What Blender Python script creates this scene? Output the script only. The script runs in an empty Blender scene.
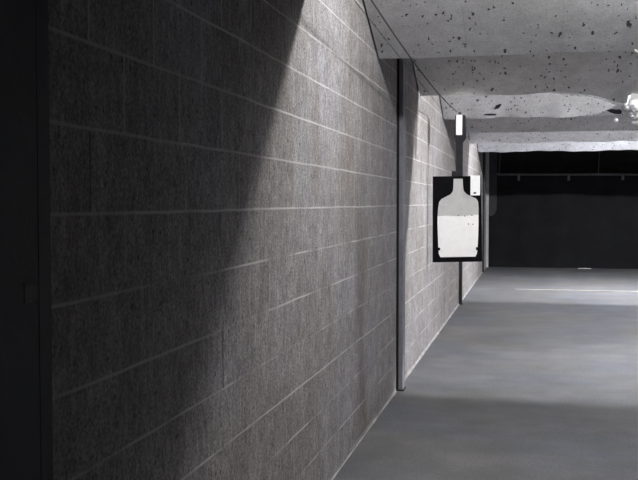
import bpy, bmesh, math, random
from mathutils import Vector, Matrix, noise
random.seed(7)
S = bpy.context.scene
COL = S.collection
EYE = 1.47          # eye height
W = 1.03            # distance from the camera's lane line to the left wall
XR = 4.6            # right wall
LIP_Z = EYE + .964
SLOPE = .43
LIPS = [4.66, 6.78, 9.22, 11.66, 14.10, 16.54, 18.98]
END = 22.6
CAMY = .215         # how far the camera stands down the lane
F = 980.
TH = math.atan(38 / F); YAW = math.atan(214 * math.cos(TH) / F)
def unproject(x, y, Y):
    """the point of the plane across the lanes at distance Y seen at pixel x, y"""
    d = Matrix.Rotation(YAW, 3, 'Z') @ Matrix.Rotation(math.pi / 2 - TH, 3, 'X') @ Vector((x - 319, 240 - y, -F))
    k = (Y - CAMY) / d.y
    return d.x * k, EYE + d.z * k

# ------------------------------------------------------------------ materials
def new_mat(name):
    m = bpy.data.materials.new(name); m.use_nodes = True
    nt = m.node_tree; b = nt.nodes['Principled BSDF']
    return m, nt, b

class N:
    def __init__(s, nt): s.nt = nt
    def n(s, t, **kw):
        o = s.nt.nodes.new(t)
        for k, v in kw.items(): setattr(o, k, v)
        return o
    def link(s, a, b): s.nt.links.new(a, b)
    def val(s, sock, v):
        if isinstance(v, bpy.types.NodeSocket): s.link(v, sock)
        else: sock.default_value = v
    def math(s, op, a, b=0., c=0., clamp=False):
        o = s.n('ShaderNodeMath', operation=op, use_clamp=clamp)
        s.val(o.inputs[0], a); s.val(o.inputs[1], b); s.val(o.inputs[2], c)
        return o.outputs[0]
    def mix(s, f, a, b):
        o = s.n('ShaderNodeMix', data_type='RGBA')
        s.val(o.inputs[0], f); s.val(o.inputs[6], a); s.val(o.inputs[7], b)
        return o.outputs[2]
    def noise(s, vec, scale, detail=4, rough=.6):
        o = s.n('ShaderNodeTexNoise'); s.link(vec, o.inputs['Vector'])
        o.inputs['Scale'].default_value = scale; o.inputs['Detail'].default_value = detail
        o.inputs['Roughness'].default_value = rough
        return o.outputs['Fac']
    def ramp(s, f, lo, hi):
        o = s.n('ShaderNodeMapRange'); s.val(o.inputs[0], f)
        o.inputs[1].default_value = lo; o.inputs[2].default_value = hi
        return o.outputs[0]
    def vec(s, scale=(1, 1, 1), loc=(0, 0, 0)):
        t = s.n('ShaderNodeTexCoord'); m = s.n('ShaderNodeMapping')
        s.link(t.outputs['Object'], m.inputs[0])
        m.inputs['Scale'].default_value = scale; m.inputs['Location'].default_value = loc
        return m.outputs[0]

def c(r, g=None, b=None):
    if g is None: g = b = r
    return (r, g, b, 1)

def plain(name, col, rough=.6, metal=0., var=.25, scale=9., bump=.1, spec=.4):
    m, nt, b = new_mat(name); k = N(nt)
    v = k.vec()
    f = k.noise(v, scale, 5)
    dark = c(*[x * (1 - var) for x in col]); lite = c(*[min(1, x * (1 + var)) for x in col])
    k.link(k.mix(k.ramp(f, .3, .7), dark, lite), b.inputs['Base Color'])
    b.inputs['Roughness'].default_value = rough; b.inputs['Metallic'].default_value = metal
    bp = k.n('ShaderNodeBump'); bp.inputs['Strength'].default_value = bump; bp.inputs['Distance'].default_value = .01
    k.link(k.noise(v, scale * 6, 4), bp.inputs['Height']); k.link(bp.outputs[0], b.inputs['Normal'])
    b.inputs['Specular IOR Level'].default_value = spec
    return m

def block_wall(name, along='Y', base=(.356, .338, .328)):
    m, nt, b = new_mat(name); k = N(nt)
    t = k.n('ShaderNodeTexCoord'); sx = k.n('ShaderNodeSeparateXYZ'); k.link(t.outputs['Object'], sx.inputs[0])
    u = k.math('SUBTRACT', sx.outputs[along], 2.381 - .4064 * 40)
    v = k.math('SUBTRACT', sx.outputs['Z'], .0184 - .2033 * 2)
    # a little waviness of the joints
    wob = k.math('MULTIPLY', k.math('SUBTRACT', k.noise(t.outputs['Object'], 2.2, 3), .5), .012)
    v = k.math('ADD', v, wob)
    cmb = k.n('ShaderNodeCombineXYZ'); k.link(u, cmb.inputs[0]); k.link(v, cmb.inputs[1])
    br = k.n('ShaderNodeTexBrick'); k.link(cmb.outputs[0], br.inputs['Vector'])
    br.inputs['Scale'].default_value = 1; br.inputs['Mortar Size'].default_value = .0052
    br.inputs['Mortar Smooth'].default_value = .35
    br.inputs['Brick Width'].default_value = .4064; br.inputs['Row Height'].default_value = .2033
    br.inputs['Color1'].default_value = c(.42); br.inputs['Color2'].default_value = c(.58); br.inputs['Mortar'].default_value = c(.5)
    br.offset = .5; br.offset_frequency = 2
    fr = k.math('FRACT', k.math('DIVIDE', v, .2033))
    edge = k.math('ABSOLUTE', k.math('SUBTRACT', fr, .5))
    bed = k.ramp(edge, .5 - .030, .5 - .012)
    joint = br.outputs['Fac']
    head = k.math('MULTIPLY', joint, k.math('SUBTRACT', 1., bed), clamp=True)
    P = t.outputs['Object']
    big = k.noise(P, 1.1, 4); mid = k.noise(P, 6, 5)
    streak = k.noise(k.vec((14, 14, 1.6)), 1., 5, .65)
    grit = k.noise(P, 95, 3, .7)
    stain = k.noise(k.vec((2.2, 2.2, .35), (4, 1.7, 0)), 1., 4)
    col = k.mix(k.ramp(big, .35, .65), c(base[0] * .9, base[1] * .88, base[2] * .86), c(base[0] * 1.04, base[1] * 1.06, base[2] * 1.14))
    col = k.mix(k.math('MULTIPLY', k.ramp(stain, .54, .66), .42), col, c(base[0] * .70, base[1] * .62, base[2] * .55))
    def mul(cl, f, lo, hi, a, bb):
        o = k.n('ShaderNodeMix', data_type='RGBA', blend_type='MULTIPLY'); o.inputs[0].default_value = 1
        k.link(cl, o.inputs[6])
        r = k.n('ShaderNodeMapRange'); k.link(f, r.inputs[0])
        r.inputs[1].default_value = lo; r.inputs[2].default_value = hi; r.inputs[3].default_value = a; r.inputs[4].default_value = bb
        k.link(r.outputs[0], o.inputs[7]); return o.outputs[2]
    col = mul(col, streak, .3, .7, .88, 1.12)
    col = mul(col, mid, .3, .7, .84, 1.14)
    col = mul(col, grit, .36, .64, .58, 1.40)
    col = mul(col, k.noise(k.vec((1, 1, .45), (5, 5, 5)), 34, 3, .7), .34, .66, .72, 1.26)
    bl = k.n('ShaderNodeSeparateColor'); k.link(br.outputs['Color'], bl.inputs[0])
    col = mul(col, bl.outputs[0], .4, .6, .96, 1.05)
    # light flecks and dark pits of the block face
    vo = k.n('ShaderNodeTexVoronoi'); k.link(k.vec((1, 1, .55)), vo.inputs['Vector']); vo.inputs['Scale'].default_value = 7.5
    vs = k.n('ShaderNodeSeparateColor'); k.link(vo.outputs['Color'], vs.inputs[0])
    fl = k.math('MULTIPLY', k.math('LESS_THAN', vo.outputs['Distance'], .085), k.math('GREATER_THAN', vs.outputs[0], .72))
    col = k.mix(k.math('MULTIPLY', fl, .55), col, c(.62, .60, .56))
    vo2 = k.n('ShaderNodeTexVoronoi'); k.link(P, vo2.inputs['Vector']); vo2.inputs['Scale'].default_value = 19
    vs2 = k.n('ShaderNodeSeparateColor'); k.link(vo2.outputs['Color'], vs2.inputs[0])
    pit = k.math('MULTIPLY', k.math('LESS_THAN', vo2.outputs['Distance'], .15), k.math('GREATER_THAN', vs2.outputs[1], .62))
    col = k.mix(k.math('MULTIPLY', pit, .6), col, c(.05))
    # a brown seep running down the blocks just before the first post
    sy = k.math('ADD', sx.outputs[along], k.math('MULTIPLY', k.noise(k.vec((1, 1, 1.2), (9, 2, 4)), 1.3, 3), .5))
    seep = k.math('SUBTRACT', 1., k.ramp(k.math('ABSOLUTE', k.math('SUBTRACT', sy, 6.42)), .06, .24), clamp=True)
    seep = k.math('MULTIPLY', seep, k.math('SUBTRACT', 1., k.ramp(sx.outputs['Z'], 1.3, 1.9), clamp=True), clamp=True)
    col = k.mix(k.math('MULTIPLY', seep, .5), col, c(.13, .108, .085))
    # mortar
    vis = k.ramp(k.noise(k.vec((1, 1.5, 4.0), (3, 0, 8)), 1.0, 3), .44, .56)
    vis = k.math('MAXIMUM', vis, k.math('MULTIPLY', k.ramp(sx.outputs['Z'], 1.25, 1.45), .62))
    bedf = k.math('MULTIPLY', bed, k.math('MULTIPLY_ADD', vis, .74, .10))
    col = k.mix(bedf, col, c(.68, .67, .66))
    hv = k.ramp(k.noise(k.vec((1, 1.9, 4.9), (2, 3, 1)), 1.0, 2), .45, .6)
    old = k.math('MULTIPLY', k.math('LESS_THAN', sx.outputs[along], 3.46), k.math('GREATER_THAN', sx.outputs['Z'], 1.64))
    hfac = k.math('MAXIMUM', k.math('MULTIPLY_ADD', hv, .40, .08), k.math('MULTIPLY', old, .8))
    crack = k.math('MULTIPLY', k.math('LESS_THAN', k.math('ABSOLUTE', k.math('SUBTRACT', sx.outputs[along], 3.40)), .08),
                   k.math('LESS_THAN', k.math('ABSOLUTE', k.math('SUBTRACT', sx.outputs['Z'], .93)), .105))
    hfac = k.math('MAXIMUM', hfac, crack)
    hcol = k.mix(k.ramp(k.noise(k.vec((1, 2.7, 3.9), (7, 5, 2)), 1., 2), .52, .54), c(.62, .61, .59), c(.05))
    hcol = k.mix(crack, k.mix(old, hcol, c(.62, .61, .59)), c(.03))
    col = k.mix(k.math('MULTIPLY', head, hfac, clamp=True), col, hcol)
    k.link(col, b.inputs['Base Color']); b.inputs['Roughness'].default_value = .92
    b.inputs['Specular IOR Level'].default_value = .2
    hgt = k.math('ADD', k.math('MULTIPLY', grit, .35), k.math('MULTIPLY', mid, .4))
    hgt = k.math('SUBTRACT', hgt, k.math('MULTIPLY', pit, .7))
    hgt = k.math('ADD', hgt, k.math('MULTIPLY', bedf, .5))
    bp = k.n('ShaderNodeBump'); bp.inputs['Strength'].default_value = .45; bp.inputs['Distance'].default_value = .006
    k.link(hgt, bp.inputs['Height']); k.link(bp.outputs[0], b.inputs['Normal'])
    return m

def concrete_floor():
    m, nt, b = new_mat('concrete_floor'); k = N(nt)
    v = k.vec()
    big = k.noise(v, .8, 5); mid = k.noise(v, 3.2, 6, .65); fine = k.noise(v, 60, 3, .7)
    drag = k.noise(k.vec((.6, 5, 1)), 1., 4)
    warm = k.noise(k.vec((1, 1, 1), (13, 4, 0)), .75, 3)
    col = k.mix(k.ramp(warm, .40, .62), c(.166, .174, .198), c(.182, .179, .178))
    for f, lo, hi, a, d in ((big, .3, .7, .80, 1.15), (mid, .3, .7, .84, 1.14), (drag, .3, .7, .95, 1.05), (fine, .3, .7, .78, 1.22)):
        o = k.n('ShaderNodeMix', data_type='RGBA', blend_type='MULTIPLY'); o.inputs[0].default_value = 1
        k.link(col, o.inputs[6]); r = k.n('ShaderNodeMapRange'); k.link(f, r.inputs[0])
        r.inputs[1].default_value = lo; r.inputs[2].default_value = hi; r.inputs[3].default_value = a; r.inputs[4].default_value = d
        k.link(r.outputs[0], o.inputs[7]); col = o.outputs[2]
    k.link(col, b.inputs['Base Color'])
    k.link(k.math('MULTIPLY_ADD', mid, .3, .5), b.inputs['Roughness'])
    b.inputs['Specular IOR Level'].default_value = .35
    bp = k.n('ShaderNodeBump'); bp.inputs['Strength'].default_value = .15; bp.inputs['Distance'].default_value = .006
    k.link(mid, bp.inputs['Height']); k.link(bp.outputs[0], b.inputs['Normal'])
    return m

def baffle_mat(name, base, seed):
    """pocked fibre board: pale facing with black bullet and splash marks"""
    m, nt, b = new_mat(name); k = N(nt)
    v = k.vec((1, 1, 1), (seed, seed * 1.7, 0))
    big = k.noise(v, 1.4, 4); mid = k.noise(v, 9, 5); fine = k.noise(v, 80, 3, .7)
    dirt = k.noise(k.vec((1, 1, 1), (seed + 9, seed, 0)), .8, 3)
    col = k.mix(k.ramp(big, .3, .7), c(base[0] * .88, base[1] * .88, base[2] * .87), c(base[0] * 1.08, base[1] * 1.08, base[2] * 1.1))
    for f, a, d in ((mid, .88, 1.1), (fine, .8, 1.2)):
        o = k.n('ShaderNodeMix', data_type='RGBA', blend_type='MULTIPLY'); o.inputs[0].default_value = 1
        k.link(col, o.inputs[6]); r = k.n('ShaderNodeMapRange'); k.link(f, r.inputs[0])
        r.inputs[1].default_value = .3; r.inputs[2].default_value = .7; r.inputs[3].default_value = a; r.inputs[4].default_value = d
        k.link(r.outputs[0], o.inputs[7]); col = o.outputs[2]
    marks = None
    wob = k.n('ShaderNodeMix', data_type='RGBA'); wob.inputs[0].default_value = .035
    nz = k.n('ShaderNodeTexNoise'); k.link(v, nz.inputs['Vector']); nz.inputs['Scale'].default_value = 30
    pv = k.vec((1, .42, .42), (seed, seed * .7, 0))
    k.link(pv, wob.inputs[6]); k.link(nz.outputs['Color'], wob.inputs[7])
    for sc, rad, keep in ((7.0, .09, .58), (15.0, .155, .38), (30.0, .23, .36)):
        vo = k.n('ShaderNodeTexVoronoi'); k.link(wob.outputs[2], vo.inputs['Vector']); vo.inputs['Scale'].default_value = sc
        sp = k.n('ShaderNodeSeparateColor'); k.link(vo.outputs['Color'], sp.inputs[0])
        size = k.math('MULTIPLY', k.math('MULTIPLY_ADD', sp.outputs[1], .8, .35), rad)
        d = k.math('MULTIPLY', k.math('LESS_THAN', vo.outputs['Distance'], size), k.math('GREATER_THAN', sp.outputs[0], keep))
        marks = d if marks is None else k.math('MAXIMUM', marks, d)
    col = k.mix(k.math('MULTIPLY', marks, .88), col, c(.018))
    k.link(col, b.inputs['Base Color']); b.inputs['Roughness'].default_value = .9
    b.inputs['Specular IOR Level'].default_value = .2
    bp = k.n('ShaderNodeBump'); bp.inputs['Strength'].default_value = .5; bp.inputs['Distance'].default_value = .008
    k.link(k.math('SUBTRACT', k.math('MULTIPLY', mid, .5), marks), bp.inputs['Height']); k.link(bp.outputs[0], b.inputs['Normal'])
    return m

M = dict(
    wall=block_wall('painted_block_wall'),
    wall_x=block_wall('painted_block_cross_wall', 'X'),
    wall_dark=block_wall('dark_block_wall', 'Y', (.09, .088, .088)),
    floor=concrete_floor(),
    ceiling=plain('dark_ceiling', (.10, .10, .10), .9),
    mortar=plain('mortar_fillet', (.46, .455, .45), .9, var=.4, scale=5),
    steel=plain('painted_steel', (.33, .335, .37), .55, .0, .2, 7),
    joint=plain('black_joint_filler', (.028, .028, .03), .8),
    blackpanel=plain('blue_black_partition', (.030, .034, .050), .6, 0, .2, 4),
    sticker=plain('grey_sticker', (.13, .13, .135), .7),
    rubber=plain('black_rubber', (.009, .0095, .012), .8, 0, .3, 3, .3, .24),
    darksteel=plain('dark_trap_steel', (.035, .037, .043), .6, .0),
    rail=plain('worn_rail_steel', (.13, .135, .14), .5, .2),
    cable=plain('cable_black', (.05, .05, .05), .6),
    carrier=plain('carrier_dark_grey', (.022, .022, .025), .7, 0, spec=.12),
    white=plain('white_enamel', (.86, .86, .86), .4, 0, .03),
    board=plain('black_backer', (.004, .004, .005), .9, spec=.08),
    paper=plain('target_paper', (.80, .785, .78), .8, 0, .04, 14, .3),
    greypaper=plain('grey_target_paper', (.46, .455, .45), .8, 0, .06, 14, .3),
    paleframe=plain('pale_frame_paint', (.55, .55, .56), .6, 0, .15, 5),
    wool=plain('white_insulation', (.85, .86, .88), .95, 0, .08, 20, .8),
    strip=plain('pale_floor_strip', (.40, .395, .37), .6, 0, .25, 6),
    foil=plain('white_scrap', (.8, .8, .8), .6, 0, .1),
)
for i, base in enumerate([(.5,) * 3, (.72, .72, .725), (.66, .65, .63), (.78, .775, .78), (.66, .65, .64), (.78, .78, .80), (.74, .75, .80)]):
    M['baffle%d' % i] = baffle_mat('pocked_board_%s' % 'abcdefg'[i], base, 3.1 * i)

def translucent(m):
    nt = m.node_tree; b = nt.nodes['Principled BSDF']; out = nt.nodes['Material Output']
    tr = nt.nodes.new('ShaderNodeBsdfTranslucent'); tr.inputs[0].default_value = c(.9)
    mx = nt.nodes.new('ShaderNodeMixShader'); mx.inputs[0].default_value = .45
    nt.links.new(b.outputs[0], mx.inputs[1]); nt.links.new(tr.outputs[0], mx.inputs[2]); nt.links.new(mx.outputs[0], out.inputs[0])
translucent(M['wool'])

# ------------------------------------------------------------------ helpers
def obj(name, bm, mat, parent=None, loc=(0, 0, 0), smooth=False):
    bmesh.ops.recalc_face_normals(bm, faces=bm.faces)
    me = bpy.data.meshes.new(name); bm.to_mesh(me); bm.free()
    me.materials.append(mat)
    if smooth:
        for p in me.polygons: p.use_smooth = True
    o = bpy.data.objects.new(name, me); COL.objects.link(o); o.location = loc
    if parent: o.parent = parent
    return o

def tag(o, label, cat, group=None):
    o['label'] = label; o['category'] = cat
    if group: o['group'] = group
    return o

def thing(name, label, cat, loc=(0, 0, 0), group=None):
    o = bpy.data.objects.new(name, None); COL.objects.link(o); o.location = loc
    o.empty_display_size = .1
    return tag(o, label, cat, group)

def struct(name, bm, mat):
    o = obj(name, bm, mat); o['kind'] = 'structure'; return o

def box(bm, x0, x1, y0, y1, z0, z1, bev=0., rot=None):
    r = bmesh.ops.create_cube(bm, size=1)
    vs = r['verts']
    bmesh.ops.scale(bm, vec=(x1 - x0, y1 - y0, z1 - z0), verts=vs)
    bmesh.ops.translate(bm, vec=((x0 + x1) / 2, (y0 + y1) / 2, (z0 + z1) / 2), verts=vs)
    if bev:
        es = list({e for v in vs for e in v.link_edges})
        bmesh.ops.bevel(bm, geom=es, offset=bev, segments=2, affect='EDGES', profile=.5)
    return bm

def tube(bm, pts, rad, seg=8):
    rings = []
    pts = [Vector(p) for p in pts]
    for i, p in enumerate(pts):
        d = (pts[min(i + 1, len(pts) - 1)] - pts[max(i - 1, 0)]).normalized()
        a = d.orthogonal().normalized() if i == 0 else (prev - prev.dot(d) * d).normalized()
        prev = a; b = d.cross(a)
        rings.append([bm.verts.new(p + rad * (math.cos(2 * math.pi * j / seg) * a + math.sin(2 * math.pi * j / seg) * b)) for j in range(seg)])
    for r, s in zip(rings, rings[1:]):
        for j in range(seg): bm.faces.new((r[j], r[(j + 1) % seg], s[(j + 1) % seg], s[j]))
    bm.faces.new(rings[0][::-1]); bm.faces.new(rings[-1])
    return bm

def prism_xz(bm, pts, y0, y1):
    """outline in x,z extruded from y0 to y1"""
    a = [bm.verts.new((x, y0, z)) for x, z in pts]; b = [bm.verts.new((x, y1, z)) for x, z in pts]
    bm.faces.new(a); bm.faces.new(b[::-1])
    for i in range(len(pts)):
        j = (i + 1) % len(pts); bm.faces.new((a[j], a[i], b[i], b[j]))
    return bm

def B(): return bmesh.new()

# ------------------------------------------------------------------ the setting
Y0, Y1 = -2.5, 24.2
CZ = 3.62
struct('floor', box(B(), -W - .2, XR + .2, Y0 - .2, Y1 + .2, -.15, 0), M['floor'])
struct('ceiling', box(B(), -W - .2, XR + .2, Y0 - .2, Y1 + .2, CZ, CZ + .15), M['ceiling'])
struct('wall_left', box(B(), -W - .2, -W, Y0, Y1, 0, CZ), M['wall'])
struct('wall_right', box(B(), XR, XR + .2, Y0, Y1, 0, CZ), M['wall_dark'])
struct('wall_back', box(B(), -W - .2, XR + .2, Y0 - .2, Y0, 0, CZ), M['wall_x'])
struct('wall_end', box(B(), -W - .2, XR + .2, Y1, Y1 + .2, 0, CZ), M['rubber'])

# mortar fillet where the left wall meets the floor
bm = B()
COLS = [7.76, 14.35, 21.0]
segs = [(Y0, COLS[0] - .03)] + [(COLS[i] + .14, (COLS[i + 1] - .03) if i < 2 else END) for i in range(3)]
for a, b_ in segs:
    n = max(2, int((b_ - a) / .12)); prevr = None
    for i in range(n + 1):
        y = a + (b_ - a) * i / n
        w = (.008 if y < 7.6 else .013) + .006 * noise.noise(Vector((y * 3.1, 0, 1.3)))
        ring = [bm.verts.new((-W - .002, y, -.002)), bm.verts.new((-W + w, y, -.002)), bm.verts.new((-W - .002, y, w * 1.1))]
        if prevr:
            for j in range(3): bm.faces.new((prevr[j], prevr[(j + 1) % 3], ring[(j + 1) % 3], ring[j]))
        else: bm.faces.new(ring)
        prevr = ring
    bm.faces.new(prevr[::-1])
struct('baseboard_left', bm, M['mortar'])

# pale strip across the floor far down the lanes
struct('trim_1', box(B(), -.28, XR, 16.86, 16.98, -.002, .012, .003), M['strip'])

# ------------------------------------------------------------------ steel columns on the wall
col_labels = ['nearest grey steel wall post, left of the paper target, its top in dark shadow',
              'thin dark wall post ending at the floor just below the hanging target',
              'farthest wall post, at the left edge of the black bullet trap opening']
for i, y in enumerate(COLS):
    t = thing('wall_post', col_labels[i], 'post', (-W, y, 0))
    d = (.050, .042, .04)[i]
    obj('post_web', box(B(), .016, d, 0, .10, 0, 2.98, .003), M['steel' if i == 0 else 'joint' if i == 1 else 'darksteel'], t)
    obj('joint_filler', box(B(), -.002, .014, -.010, .085, 0, 2.98), M['joint'], t)
    obj('flange', box(B(), d - .012, d + .004, .085, .104, 0, 2.98, .002), M['steel'], t)
    obj('base_plate', box(B(), 0, d + .012, -.02, .13, 0, .012, .002), M['darksteel'], t)

# ------------------------------------------------------------------ ceiling baffles
baf_label = [
    'nearest ceiling baffle above the shooting lane, just over the top of the picture',
    'large pale sloping ceiling baffle at top with scattered black bullet pocks',
    'darker grey ceiling baffle in shade, with wavy torn lower edge',
    'bright ceiling baffle behind the wavy torn edge, right above the target hanger',
    'dull grey narrow ceiling baffle band below the bright wavy one',
    'second ceiling baffle from the bullet trap, pale and speckled',
    'farthest ceiling baffle, pale bluish, its wavy edge right above the bullet trap']
def lip_dz(i, x):
    """how far the lower edge sags at x"""
    if i == 2:
        s = .004 * math.sin(x * 5.2 + .6) + .004 * math.sin(x * 13) * (x > -.4)
        s += -.095 * math.exp(-((x - .80) / .27) ** 2) + .004 * math.exp(-((x - .12) / .2) ** 2)
        u = min(1, max(0, (x - .79) / .05)); s += (.085 + .02 * math.sin(x * 40)) * u * u * (3 - 2 * u) * math.exp(-((x - .9) / .35) ** 2)
        return s
    if i == 6:
        return .010 * math.sin(x * 4.3 + 1.0) + .004 * math.sin(x * 15 + .5) - .02
    if i in (3, 5): return .008 * math.sin(x * 6 + i) + .006 * math.sin(x * 15)
    return .0025 * math.sin(x * 4 + i)
BAFFLES = []
SEAM0 = .17; PW = .6
for i, yl in enumerate(LIPS):
    t = thing('ceiling_baffle', baf_label[i], 'ceiling baffle', (0, yl, LIP_Z), 'sloping ceiling baffles')
    BAFFLES.append(t)
    L = (yl - LIPS[i - 1]) if i else 2.6
    L -= .05
    top = min(L, (CZ - LIP_Z - .08) / SLOPE)
    xs = [-W + .012]
    x = SEAM0 - 2 * PW
    while x < XR - .1:
        if x > xs[-1] + .1: xs.append(x)
        x += PW
    xs.append(XR - .02)
    BT = .035
    for a, b_ in zip(xs, xs[1:]):
        bm = B(); nx = max(4, int((b_ - a) / .03)); ny = 14
        tilt = random.uniform(-.004, .004); g = .0006
        lo, hi = [], []
        for p in range(nx + 1):
            x = a + g + (b_ - a - 2 * g) * p / nx
            rl, rh = [], []
            for q in range(ny + 1):
                f = (q / ny) ** 1.6              # denser rows near the lip
                yy = -top * f
                zz = SLOPE * top * f + tilt * math.sin(math.pi * (p / nx))
                fall = math.exp(-(-yy) / .22)
                zz += lip_dz(i, x) * fall
                rl.append(bm.verts.new((x, yy, zz))); rh.append(bm.verts.new((x, yy, zz + BT)))
            lo.append(rl); hi.append(rh)
        for p in range(nx):
            for q in range(ny):
                bm.faces.new((lo[p][q], lo[p + 1][q], lo[p + 1][q + 1], lo[p][q + 1]))
                bm.faces.new((hi[p][q], hi[p][q + 1], hi[p + 1][q + 1], hi[p + 1][q]))
            bm.faces.new((lo[p][0], hi[p][0], hi[p + 1][0], lo[p + 1][0]))
            bm.faces.new((lo[p][ny], lo[p + 1][ny], hi[p + 1][ny], hi[p][ny]))
        for q in range(ny):
            bm.faces.new((lo[0][q], lo[0][q + 1], hi[0][q + 1], hi[0][q]))
            bm.faces.new((lo[nx][q], hi[nx][q], hi[nx][q + 1], lo[nx][q + 1]))
        obj('panel', bm, M['baffle%d' % i], t)
    # one continuous board added behind the facing panels to block light leaking through gaps
    bm = B(); q0, q1 = -.30, -top
    prof = [(q0, -SLOPE * q0 + BT + .006), (q1, -SLOPE * q1 + BT + .006), (q1, -SLOPE * q1 + BT + .024), (q0, -SLOPE * q0 + BT + .024)]
    prof[:1] = [(-.02, SLOPE * .02 + BT + .008)]; prof[-1:] = [(-.02, SLOPE * .02 + BT + .026)]
    A_ = [bm.verts.new((-W, y, z)) for y, z in prof]; B_ = [bm.verts.new((XR, y, z)) for y, z in prof]
    bm.faces.new(A_); bm.faces.new(B_[::-1])
    for q in range(4): bm.faces.new((A_[q], A_[(q + 1) % 4], B_[(q + 1) % 4], B_[q]))
    obj('light_block_board', bm, M['joint'], t)
    # steel purlins the boards hang from and the rods up to the ceiling
    for f in (.25, .75):
        yy = -top * f; zz = SLOPE * top * f + BT + .028
        obj('support_beam', box(B(), -W + .02, XR - .03, yy - .03, yy + .03, zz, zz + .06), M['darksteel'], t)
        for x in (-.6, 1.2, 3.4):
            obj('hanger_rod', tube(B(), [(x, yy, zz + .05), (x, yy, CZ - LIP_Z + .002)], .008), M['darksteel'], t)

# torn white insulation at the damaged edge on the right
def blob(bm, cx, cy, cz, r, seed, sq=(1, 1, 1)):
    rr = bmesh.ops.create_icosphere(bm, subdivisions=3, radius=1)
    for v in rr['verts']:
        n = noise.fractal(v.co * 1.9 + Vector((seed, 0, 0)), 1, 2, 4)
        k = r * (1 + .42 * n)
        v.co = Vector((cx + v.co.x * k * sq[0], cy + v.co.y * k * sq[1], cz + v.co.z * k * sq[2]))
L2 = LIPS[2]
def on_baffle(i, x, y):
    """where the sight line through a photo point meets the underside of a baffle"""
    lo, hi = LIPS[i] - 2.3, LIPS[i]
    for _ in range(40):
        m = (lo + hi) / 2; X, Z = unproject(x, y, m)
        if Z < LIP_Z + SLOPE * (LIPS[i] - m): lo = m
        else: hi = m
    return X, lo, Z
ox, oy, oz = on_baffle(3, 631, 110)
bm = B()
for x, y, rr_, sd in ((628, 103, .055, 1), (634, 101, .06, 2), (640, 104, .07, 3), (632, 110, .06, 4), (639, 112, .075, 5), (636, 117, .06, 6), (625, 107, .035, 7), (646, 110, .08, 8), (629, 114, .035, 9), (641, 120, .05, 10), (632, 105, .06, 11), (630, 108, .05, 12), (635, 113, .06, 13), (637, 108, .06, 14), (643, 115, .07, 15), (633, 116, .05, 16)):
    X, Y, Z = on_baffle(3, x, y)
    blob(bm, X - ox, Y - oy, Z - oz - .03, rr_, sd * 3.7, (1, .8, .75))
tag(obj('torn_insulation', bm, M['wool'], None, (ox, oy, oz), True),
    'puff of white torn insulation bulging from the bright baffle at right', 'insulation')
bm = B()
n = 110; prevr = None
for i in range(n + 1):
    x = .16 + .67 * i / n
    z = lip_dz(2, x)
    w = .004 + .022 * abs(noise.noise(Vector((x * 14, 3, 0)))) + .016 * (i / n)
    y = .004 + .028 * ((i * .27) % 1)
    ring = [bm.verts.new((x, y, z + .014)), bm.verts.new((x, y, z - w)), bm.verts.new((x, y + .02, z - w * .8)), bm.verts.new((x, y + .02, z + .014))]
    if prevr:
        for j in range(4): bm.faces.new((prevr[j], prevr[(j + 1) % 4], ring[(j + 1) % 4], ring[j]))
    else: bm.faces.new(ring)
    prevr = ring
bm.faces.new(prevr[::-1])
tag(obj('torn_facing_strip', bm, M['wool'], None, (0, L2, LIP_Z)), 'ragged white strip of torn facing along the sagging baffle edge', 'torn facing')
bm = B(); blob(bm, 0, 0, 0, .026, 9.1)
X, Y, Z = on_baffle(3, 616, 119)
tag(obj('insulation_tuft', bm, M['wool'], None, (X, Y, Z - .012), True), 'small white tuft below the torn puff on the bright baffle', 'insulation')
def patch(name, pts, li, mat, label, cat):
    P3 = [Vector(on_baffle(li, x, y)) for x, y in pts]
    cen = sum(P3, Vector()) / len(P3)
    bm = B(); up = Vector((0, .383, .923))
    lo = [bm.verts.new(p - cen - up * .005) for p in P3]; hi = [bm.verts.new(p - cen + up * .006) for p in P3]
    bm.faces.new(lo); bm.faces.new(hi[::-1])
    for i in range(len(pts)):
        j = (i + 1) % len(pts); bm.faces.new((lo[i], lo[j], hi[j], hi[i]))
    return tag(obj(name, bm, mat, None, cen), label, cat)
patch('torn_hole', [(607, 110.2), (611, 109.2), (617, 110), (620, 109.4), (622, 111.5), (621, 113.8), (615, 113.6), (610, 112)], 3, M['joint'],
      'ragged black hole beside the white torn insulation', 'hole')
patch('torn_hole', [(494.5, 108.5), (496, 105.5), (500, 104), (501.5, 104.6), (500, 106.5), (498, 108.5)], 3, M['joint'],
      'small slanted black tear near the left of the bright baffle', 'hole')
patch('torn_hole', [(484, 113.8), (490, 113.4), (496, 114), (496, 115), (489, 115.3), (484, 114.8)], 3, M['joint'],
      'thin flat dark tear just right of the target hanger', 'hole')
# curled scrap at the lower edge of the large baffle, far right
pts = [(.07 * math.cos(a) * .5, 0, .025 * math.sin(a)) for a in [math.pi * (.85 + i * .11) for i in range(11)]]
tag(obj('curled_scrap', tube(B(), pts, .006), M['foil'], None, (.66, LIPS[1] - .012, LIP_Z + .01)), 'small white curled scrap hanging at the large baffle lower edge, far right', 'scrap')

# these torn bits are still attached: parts of their baffles
for o in list(COL.objects):
    k = o.name.split('.')[0]
    li = {'torn_insulation': 3, 'torn_facing_strip': 2, 'insulation_tuft': 3, 'torn_hole': 3, 'curled_scrap': 1}.get(k)
    if li is not None:
        o.parent = BAFFLES[li]; o.location = o.location - BAFFLES[li].location
        del o['category']
        o['label'] = {'torn_insulation': 'puff of white torn insulation', 'torn_facing_strip': 'ragged white torn edge',
                      'insulation_tuft': 'small white tuft of insulation', 'torn_hole': 'black torn hole', 'curled_scrap': 'white curled scrap'}[k]

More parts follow.
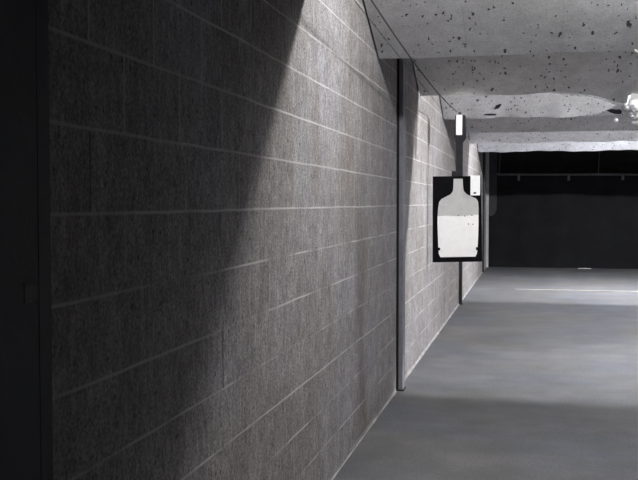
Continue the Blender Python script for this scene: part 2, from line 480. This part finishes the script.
# ------------------------------------------------------------------ booth partition near the camera
t = thing('booth_partition', 'blue-black shooting booth partition at the left edge of the picture', 'partition', (unproject(50.5, 240, 1.3)[0], 0, 0))
PE = 1.300
obj('panel', box(B(), -.05, 0, -1.2, PE - .03, .02, 2.5), M['blackpanel'], t)
obj('edge_trim', box(B(), -.051, .0004, PE - .030, PE, 0, 2.5, .0004), M['blackpanel'], t)
sy = PE
while unproject(32, 292, sy)[0] < t.location.x and sy > .6: sy -= .002
sz = unproject(32, 292, sy)[1]
s = obj('sticker', box(B(), -.001, .0004, sy - .016, sy + .016, sz - .012, sz + .012), M['sticker'], t); s['label'] = 'small square grey sticker'
obj('foot_plate', box(B(), -.09, .04, -.9, -.7, 0, .02, .003), M['darksteel'], t)

# ------------------------------------------------------------------ target, carrier, cables
TY = 10.0
px = unproject
def P(x, y): return px(x, y, TY)
def rel(l):
    bx, bz = P(458, 262)
    return [(P(x, y)[0] - bx, P(x, y)[1] - bz) for x, y in l]
bx, bz = P(458, 262)
t = thing('paper_target', 'black rectangular target board with white bottle-shaped silhouette, hanging near the left wall', 'target', (bx, TY, bz))
obj('backer_board', prism_xz(B(), rel([(432.8, 176.4), (481.0, 176.0), (482.2, 261.6), (432.6, 262.4)]), 0, .012), M['board'], t)
half = [(453.6, 178.8), (453.4, 186), (453.0, 191), (450.5, 194.4), (446, 196.6), (441.5, 199), (439.2, 202), (438.2, 208), (437.6, 216), (437.5, 224), (438, 236), (438.3, 248), (438.9, 254), (440.5, 257.2)]
right = [(475.5, 256.6), (477.0, 253.5), (477.6, 247), (478.2, 236), (478.5, 222), (478.6, 208), (478.1, 201.5), (476.3, 198.6), (472, 196.6), (466.8, 194.2), (463.8, 191), (463.0, 186), (462.6, 178.8)]
o_ = obj('upper_sheet', prism_xz(B(), rel([q for q in half if q[1] < 215] + [(437.6, 217), (478.6, 215.2)] + [q for q in right if q[1] < 215]), -.003, .0), M['greypaper'], t)
o_['label'] = 'grey neck and shoulders of the silhouette'
o_ = obj('lower_sheet', prism_xz(B(), rel([(437.6, 216.2)] + [q for q in half if q[1] > 216.5] + [q for q in right if q[1] > 216] + [(478.5, 214.6), (468, 215.6), (455, 216.2), (446, 215.6)]), -.005, .0), M['paper'], t)
o_['label'] = 'white lower sheet of the silhouette'
for x, y in ((468.6, 224), (473, 224.2), (472, 215.4), (465, 216), (458.4, 215.2)):
    (hx, hz), = rel([(x, y)])
    bm = prism_xz(B(), [(hx + .0065 * math.cos(a), hz + .0055 * math.sin(a)) for a in [i * math.pi / 4 for i in range(8)]], -.0065, -.003)
    obj('bullet_hole', bm, M['joint'], t)
# corner staples / tabs at the bottom of the silhouette
for q in ((439.0, 249.0), (477.2, 248.6)):
    (hx, hz), = rel([q])
    obj('clip', box(B(), hx - .012, hx + .012, -.008, -.003, hz - .014, hz + .014, .002), M['board'], t)
# white card
(cx0, cz1), (cx1, cz0) = rel([(470.6, 175.6)])[0], rel([(480.0, 195.4)])[0]
wc = thing('white_card', 'small white card clipped at the top right of the black target board', 'card', (bx + (cx0 + cx1) / 2, TY - .0085, bz + cz0))
w2 = (cx1 - cx0) / 2
obj('card_sheet', box(B(), -w2, w2, -.005, .008, 0, cz1 - cz0, .002), M['white'], wc)
obj('punched_hole', box(B(), -.016, .010, -.0065, -.0045, .016, .032, .001), M['joint'], wc)

# hanger arm and carrier trolley
cbx, cbz = P(459.5, 125)
t = thing('target_carrier', 'dark target carrier with long arm and white front, above the hanging target', 'target carrier', (cbx, TY, cbz))
obj('trolley_body', box(B(), -.045, .055, .01, .16, -.11, .10, .008), M['carrier'], t)
obj('cover', prism_xz(B(), [(-.05, -.02), (.065, -.02), (.065, -.13), (.035, -.17), (-.03, -.17), (-.05, -.12)], .0, .03), M['carrier'], t)
fp = obj('front_lamp_plate', box(B(), -.034, .026, -.018, .012, -.10, .10, .006), M['white'], t); fp['label'] = 'white front plate'
arm = obj('arm', box(B(), -.036, .026, .018, .045, bz + cz1 - cbz - .02 + .0, -.10, .003), M['carrier'], t)
az = bz + .862 - cbz
obj('clamp', box(B(), -.075, -.028, .0125, .05, az - .03, az + .04, .004), M['carrier'], t)
obj('clamp', box(B(), -.02, .03, .016, .05, az - .08, az + .03, .004), M['carrier'], t)
for yy in (.03, .13):
    bmw = B(); r = bmesh.ops.create_cone(bmw, segments=16, radius1=.03, radius2=.03, depth=.02, cap_ends=True)
    bmesh.ops.rotate(bmw, verts=r['verts'], cent=(0, 0, 0), matrix=Matrix.Rotation(math.pi / 2, 3, 'Y'))
    bmesh.ops.translate(bmw, verts=r['verts'], vec=(0, yy, .10))
    obj('pulley_wheel', bmw, M['darksteel'], t)

def hcab(y): return .944 - .0363 * (y - 4.745) + .00716 * (y - 4.745) * (y - 6.26)
pts = [(-.745, y, EYE + hcab(y)) for y in [1.2 + (TY + .02 - 1.2) * i / 40 for i in range(41)]]
tag(obj('carrier_cable', tube(B(), pts, .0045), M['cable'], None, (0, 0, 0), True), 'dark sagging cable running under the large baffle to the target carrier', 'cable')
pts = [(-.815 - .012 * (y - 4.8), y, EYE + .93 - .006 * (y - 4.8)) for y in [1.2 + (TY - 1.2) * i / 40 for i in range(41)]]
tag(obj('return_cable', tube(B(), pts, .002), M['cable'], None, (0, 0, 0), True), 'thinner cable nearer the wall, left of the sagging carrier cable', 'cable')

# ------------------------------------------------------------------ bullet trap at the end
t = thing('bullet_trap', 'black bullet trap with hanging rubber curtain and rail across the far end', 'bullet trap', (0, END, 0))
xs = [-W + .03, -.2, .9, 2.0, 3.1, XR - .02]
for a, b_ in zip(xs, xs[1:]):
    bm = B(); nx = 20; g = []
    for p in range(nx + 1):
        x = a + (b_ - a) * p / nx; y = .09 + .012 * math.sin(x * 9)
        g.append([bm.verts.new((x, y, 0.004)), bm.verts.new((x, y, 2.10)), bm.verts.new((x, y + .012, 2.10)), bm.verts.new((x, y + .012, .004))])
    for r, s in zip(g, g[1:]):
        for j in range(4): bm.faces.new((r[j], r[(j + 1) % 4], s[(j + 1) % 4], s[j]))
    bm.faces.new(g[0]); bm.faces.new(g[-1][::-1])
    obj('rubber_curtain', bm, M['rubber'], t)
obj('rail', tube(B(), [(-.80, .05, 2.09), (XR - .01, .05, 2.055)], .022), M['rail'], t)
for x in (-.316, .77, 1.92, 3.05, 4.1):
    obj('curtain_clip', box(B(), x - .025, x + .025, .03, .075, 1.95, 2.08, .006), M['rail'], t)
for x in (-.75, 1.4, 3.5):
    obj('rail_hanger', tube(B(), [(x, .06, 2.09), (x + .03, .06, 2.7)], .010), M['rail'], t)
prof = [(-.99, 2.9), (-.80, 2.9), (-.80, 1.30), (-.84, 1.20), (-.90, 1.16), (-.99, 1.15)]
obj('side_plate', prism_xz(B(), prof, .0, .02), M['darksteel'], t)
obj('frame_post', box(B(), -W, -W + .06, -.10, -.02, 0, 2.95, .003), M['paleframe'], t)['label'] = 'pale upright frame post'
obj('back_plate', box(B(), -W + .01, XR - .01, 1.40, 1.45, 0, CZ - .01), M['darksteel'], t)
obj('canopy_plate', box(B(), -W + .01, XR - .01, -.9, 1.4, 3.0, 3.04), M['rubber'], t)
obj('canopy_front', box(B(), -W + .01, XR - .01, -1.0, -.9, 2.95, CZ - .01), M['rubber'], t)
bm = B()
for i in range(7): blob(bm, .04 * i - .12, 0, .008, .012 + .005 * random.random(), i * 2.2, (1.6, 1, .8))
for v in bm.verts: v.co.z = max(v.co.z, 0)
tag(obj('white_debris', bm, M['foil'], None, (1.12, END - .12, 0)), 'small white debris on the floor at the foot of the black curtain', 'debris')

# ------------------------------------------------------------------ lamps hidden up behind the baffle edges
def lamp(name, x, y, z, power, r=.03, col=(1, .985, .96)):
    l = bpy.data.lights.new(name, 'POINT'); l.energy = power; l.shadow_soft_size = r; l.color = col
    o = bpy.data.objects.new(name, l); COL.objects.link(o); o.location = (x, y, z); return o
lz = EYE + 1.525
COOL = (1, .995, 1.0)
lamp('range_lamp', .5, 5.147, EYE + 1.500, 108, .06, COOL)
lamp('range_lamp', 2.9, 9.515, EYE + 1.405, 620, .02, COOL)
lamp('range_lamp', 1.5, 14.50, EYE + 1.45, 90, .035, COOL)
lamp('range_lamp', 2.3, 16.86, EYE + 1.405, 600, .025, COOL)
# spotlight for the target, behind the lower edge of the large baffle
l = bpy.data.lights.new('target_spotlight', 'SPOT'); l.energy = 200; l.shadow_soft_size = .03
l.spot_size = math.radians(31); l.spot_blend = .2
o = bpy.data.objects.new('target_spotlight', l); COL.objects.link(o); o.location = (-.35, 7.25, EYE + 1.12)
o.rotation_euler = (Vector((bx, TY, bz + .78)) - o.location).to_track_quat('-Z', 'Y').to_euler()

w = bpy.data.worlds.new('world'); S.world = w; w.use_nodes = True
w.node_tree.nodes['Background'].inputs[0].default_value = (0, 0, 0, 1)

# ------------------------------------------------------------------ camera
cam = bpy.data.cameras.new('camera'); co = bpy.data.objects.new('camera', cam); COL.objects.link(co)
cam.sensor_width = 36; cam.lens = F / 638 * 36; cam.clip_start = .05
co.location = (0, CAMY, EYE)
co.rotation_euler = (math.pi / 2 - TH, 0, YAW)
S.camera = co
S.view_settings.view_transform = 'Standard'; S.view_settings.look = 'None'
S.view_settings.exposure = .13; S.view_settings.gamma = 1; S.view_settings.use_curve_mapping = False
